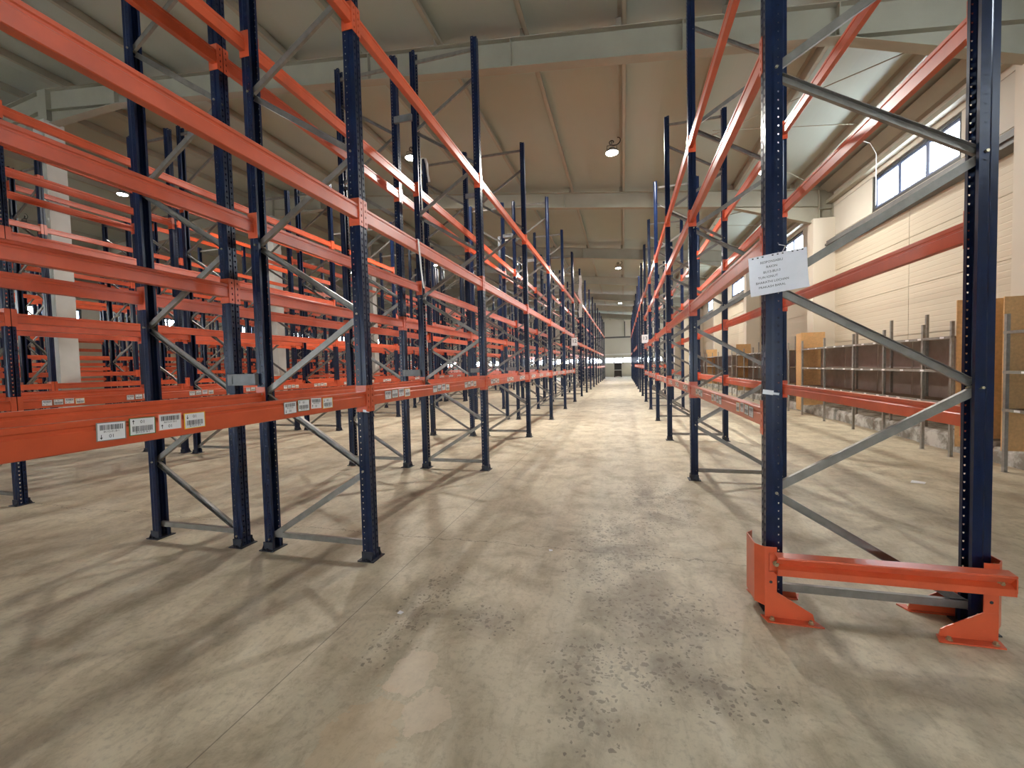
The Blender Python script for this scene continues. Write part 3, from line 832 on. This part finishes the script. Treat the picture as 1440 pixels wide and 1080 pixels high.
# plastic strips left on the racks
def ribbon(name, pts, w, label, axis='y'):
    mb = MB()
    for a, b in zip(pts, pts[1:]):
        wa = w*(0.8+0.3*random.random())
        if axis == 'y':
            mb.quad((a[0], a[1]-w/2, a[2]), (a[0], a[1]+w/2, a[2]), (b[0], b[1]+w/2, b[2]), (b[0], b[1]-w/2, b[2]))
            mb.quad((a[0]-0.002, a[1]+w/2, a[2]), (a[0]-0.002, a[1]-w/2, a[2]), (b[0]-0.002, b[1]-w/2, b[2]), (b[0]-0.002, b[1]+w/2, b[2]))
    o = mb.build(name, M['plastic'], None, smooth=True); tag(o, label, 'plastic strip'); return o
xb = XA+XB+0.034
ribbon('plastic_strip', [(XA-0.02, 4.02, 2.91), (xb, 4.02, 2.912), (xb+0.004, 4.02, 2.84), (xb+0.01, 4.04, 2.62), (xb+0.006, 4.07, 2.5), (xb+0.012, 4.09, 2.42)], 0.035, 'white plastic strip hanging down the front of the nearest left beam')
def wrap(cx, cy, z0, z1, r, label):
    mb = MB(); nseg = 10; rows = 8; rng = random.Random(int(z0*100))
    ring = []
    for j in range(rows+1):
        z = z0+(z1-z0)*j/rows
        ring.append([(cx+(r+rng.uniform(-.012, .018))*math.cos(2*math.pi*i/nseg), cy+(r+rng.uniform(-.012, .018))*math.sin(2*math.pi*i/nseg), z+rng.uniform(-.02, .02)) for i in range(nseg)])
    for j in range(rows):
        for i in range(nseg): mb.quad(ring[j][i], ring[j][(i+1) % nseg], ring[j+1][(i+1) % nseg], ring[j+1][i])
    o = mb.build('plastic_wrap', M['plastic']); tag(o, label, 'plastic wrap')
def film(pts, w, label):
    mb = MB(); rng = random.Random(len(label))
    prev = None
    for k, p in enumerate(pts):
        ww = w*(0.7+0.5*rng.random()); row = [(p[0]-ww/2, p[1]-0.012*rng.random(), p[2]), (p[0], p[1]-0.02*rng.random(), p[2]), (p[0]+ww/2, p[1]-0.012*rng.random(), p[2])]
        back = [(q[0], q[1]+0.003, q[2]) for q in row]
        if prev:
            for q in (0, 1):
                mb.quad(prev[0][q], prev[0][q+1], row[q+1], row[q]); mb.quad(prev[1][q+1], prev[1][q], back[q], back[q+1])
        prev = (row, back)
    o = mb.build('plastic_film', M['plastic'], None, smooth=True); tag(o, label, 'plastic film')
xp, yp = A2H-1.0, Y0+2*BAY-0.056
film([(xp-0.07, yp, 6.1), (xp-0.085, yp, 6.25), (xp-0.075, yp, 6.42), (xp-0.03, yp, 6.47), (xp+0.05, yp, 6.44), (xp+0.09, yp, 6.3), (xp+0.11, yp, 6.05), (xp+0.14, yp, 5.9)], 0.06, 'white film draped over the top of a blue post by the second aisle lamp')
xp, yp = XA+0.03, Y_FAR+BAY-0.07
film([(xp+0.03*math.sin(k*1.7), yp, 6.1-0.3*k) for k in range(8)], 0.17, 'long white film hanging down a far left blue post')
# scraps of paper on the floor
def scrap(x, y, s, a, label):
    mb = MB(); c, d = math.cos(a)*s, math.sin(a)*s
    pts = [(c, d), (-d, c*0.8), (-c, -d), (d, -c*0.8)]
    mb.poly([(p, q, 0.002+0.006*(i % 2)) for i, (p, q) in enumerate(pts)]); mb.poly([(p, q, 0.001) for p, q in pts[::-1]])
    o = mb.build('paper_scrap', M['tagwhite'], None, loc=(x, y, 0)); tag(o, label, 'scrap')
scrap(-1.417, 2.39, 0.022, 0.5, 'small white paper scrap on the floor left of the pale stain')
scrap(-0.62, 3.50, 0.02, 1.1, 'tiny white scrap lying by the floor crack in mid aisle')
scrap(3.55, 6.35, 0.10, 0.25, 'white strip of tape on the floor right of the end guard')

# ================================================================== LAMPS
def lamp(x, y, z, label, factor=1.0):
    r = empty('high_bay_lamp', (x, y, z)); tag(r, label, 'lamp', 'ceiling lamps')
    zc = roof_z(x) - z
    MB().cyl((0, 0, 0.012), 0.165, 0.15, 0.05, n=20).cyl((0, 0, 0.062), 0.11, 0.07, 0.07, n=16).build('housing', M['housing'], r, smooth=False)
    MB().cyl((0, 0, 0.0), 0.145, 0.15, 0.012, n=20).build('lens', M['lens'], r)
    br = MB(); br.tube([(-0.12, 0, 0.05), (-0.12, 0, 0.2), (0.12, 0, 0.2), (0.12, 0, 0.05)], 0.010, 6); br.tube([(0, 0, 0.2), (0, 0, zc+0.01)], 0.010, 6)
    br.build('bracket', M['dark'], r)
    pts = []
    for k in range(25):
        a = k/24*math.pi*2.6
        pts.append((-0.05+0.09*math.cos(a)+0.009*k, 0.05*math.sin(a*0.5), 0.26+0.07*math.sin(a)+0.001*k))
    MB().tube(pts, 0.012, 6).build('cable_loop', M['cable'], r)
    li = bpy.data.lights.new('lamp_light', 'AREA'); li.shape = 'DISK'; li.size = 0.28; li.energy = LAMP_POWER*factor; li.color = (1.0, 0.965, 0.90)
    o = bpy.data.objects.new('lamp_light', li); COL.objects.link(o); o.parent = r; o.location = (0, 0, -0.01)
LAMP_Y = [11.2, 24.4, 38.3]
rowname = {-0.2: 'main aisle', -5.78: 'second aisle', -11.2: 'third aisle', -17.0: 'fourth aisle', -22.2: 'fifth aisle', 3.6: 'right wall side'}
ordn = ['nearest in view', 'second in view', 'farthest in view']
for x, z in ((-0.2, 6.9), (-5.78, 7.6), (-11.2, 8.0), (-17.0, 8.0), (-22.2, 7.55), (3.6, 6.42)):
    for y, w in zip(LAMP_Y, ordn):
        yy = y + (1.2 if x == 3.6 else 0)
        lamp(x, yy, z, 'round high bay lamp over the %s, %s' % (rowname[x], w), {-0.2: 1.0, -5.78: 1.0, 3.6: 0.45}.get(x, 0.3))

# ================================================================== SHELVING ALONG THE RIGHT WALL
def angle_post(h):
    mb = MB(); mb.box(0, 0.04, 0, 0.003, 0, h); mb.box(0, 0.003, 0.003, 0.04, 0, h)
    for k in range(int(h/0.06)):
        pass
    mb.box(-0.012, 0.05, -0.012, 0.05, 0, 0.004)
    return mb.mesh('post', M['shelfsteel'])
AP, AR = angle_post(2.11), angle_post(2.33)
def shelf_unit(label, ya, yb, fronts, rears, x0=4.90, x1=5.37):
    r = empty('wall_shelving', (x0, ya, 0)); tag(r, label, 'shelving', 'shelving along the right wall')
    L = yb-ya
    for y in fronts: put('post', AP, r, (0, y-ya, 0))
    for y in rears: put('post', AR, r, (x1-x0-0.05, y-ya, 0))
    for z in (0.85, 1.355, 1.88):
        s = MB().box(0.01, x1-x0-0.012, 0, L, z-0.018, z).build('shelf', M['shelfwood'], r)
        MB().box(-0.006, 0.008, 0, L, z-0.036, z+0.004).build('shelf_edge', M['shelfsteel'], s)
        y = 0.15
        while y < L-0.2:
            MB().box(-0.0075, -0.006, y, y+0.09, z-0.03, z-0.002).build('shelf_tag', M['tagwhite'], s) if ya < 15 else None
            y += 0.32+random.random()*0.25
    # back boards, one per bay
    ed = sorted(fronts)
    for a, b in zip(ed, ed[1:]):
        MB().box(x1-x0-0.008, x1-x0, a-ya+0.01, b-ya-0.01, 0.83, 1.86).build('back_board', M['backboard'], r)
    MB().box(0.0, x1-x0+0.12, L, L+0.018, 0.28, 2.34).build('end_board', M['chip'], r)
    return r
shelf_unit('grey shelving bay nearest the camera at the right edge, with chipboard end', 3.8, 7.12, [3.8, 5.4, 7.08], [4.6, 6.3])
shelf_unit('long grey shelving under the first right window, three shelves and chipboard end', 8.05, 13.75, [8.05, 8.70, 9.81, 10.94, 12.34, 13.70], [9.35, 10.40, 11.73])
shelf_unit('shelving behind the first right pilaster, ending in a chipboard board', 14.75, 20.9, [14.75, 15.9, 17.1, 18.4, 19.7, 20.86], [15.4, 17.8, 19.2])
shelf_unit('third long shelving further down the right wall', 21.75, 27.9, [21.75, 23.2, 24.7, 26.2, 27.86], [22.5, 25.4])
shelf_unit('most distant shelving on the right wall', 28.8, 35.0, [28.8, 30.3, 31.8, 33.4, 34.96], [29.6, 32.6])
# filler board and near end board
o = MB().box(4.91, 4.93, 13.80, 14.14, 0.13, 2.33).build('filler_board', M['chip']); tag(o, 'narrow upright chipboard closing the gap between two shelving units', 'board')
o = MB().box(4.95, 5.56, 8.02, 8.04, 0.17, 2.42).build('end_board_panel', M['chip']); tag(o, 'tall chipboard sheet at the near end of the long wall shelving', 'board')

# hanging cable by the first right window
o = MB().tube([(4.985, 11.6, roof_z(4.98)+0.1), (5.5, 11.6, roof_z(4.98)-0.15), (5.62, 11.6, 6.2), (5.62, 11.6, 5.05)], 0.009, 6).build('hanging_cable', M['plastic']); tag(o, 'thin white cable hanging in front of the first right window', 'cable')

# ================================================================== FORKLIFT AT THE FAR END
fk = empty('forklift', (-0.65, 54.6, 0)); tag(fk, 'dark forklift parked at the far end of the aisle', 'forklift')
b = MB().prism([(-0.45, 0.12), (0.45, 0.12), (0.45, 0.75), (0.38, 0.88), (-0.38, 0.88), (-0.45, 0.75)], 'y', -0.5, 0.5); b.build('body', M['forklift'], fk)
MB().box(-0.40, 0.40, -0.515, -0.50, 0.86, 0.93).build('light_bar', M['plastic'], fk)
g = MB()
for sx in (-0.43, 0.37):
    for sy in (-0.45, 0.40): g.box(sx, sx+0.06, sy, sy+0.06, 0.85, 1.72)
g.box(-0.46, 0.46, -0.48, 0.48, 1.70, 1.76); g.build('overhead_guard', M['forklift'], fk)
MB().box(-0.25, 0.25, 0.05, 0.15, 0.9, 1.5).build('seat', M['dark'], fk)
MB().box(-0.37, 0.37, -0.44, -0.42, 0.93, 1.70).build('cabin_panel', M['dark'], fk)
mm = MB()
for sx in (-0.30, 0.22): mm.box(sx, sx+0.08, 0.52, 0.62, 0.05, 1.74)
mm.build('mast', M['forklift'], fk)
for sx in (-0.47, 0.35):
    for sy in (-0.3, 0.3): MB().cyl((sx, sy, 0.17), 0.17, 0.17, 0.12, 'x', 16).build('wheel', M['cable'], fk)
for sx in (-0.26, 0.18): MB().box(sx, sx+0.09, 0.62, 1.6, 0.04, 0.08).build('fork', M['dark'], fk)
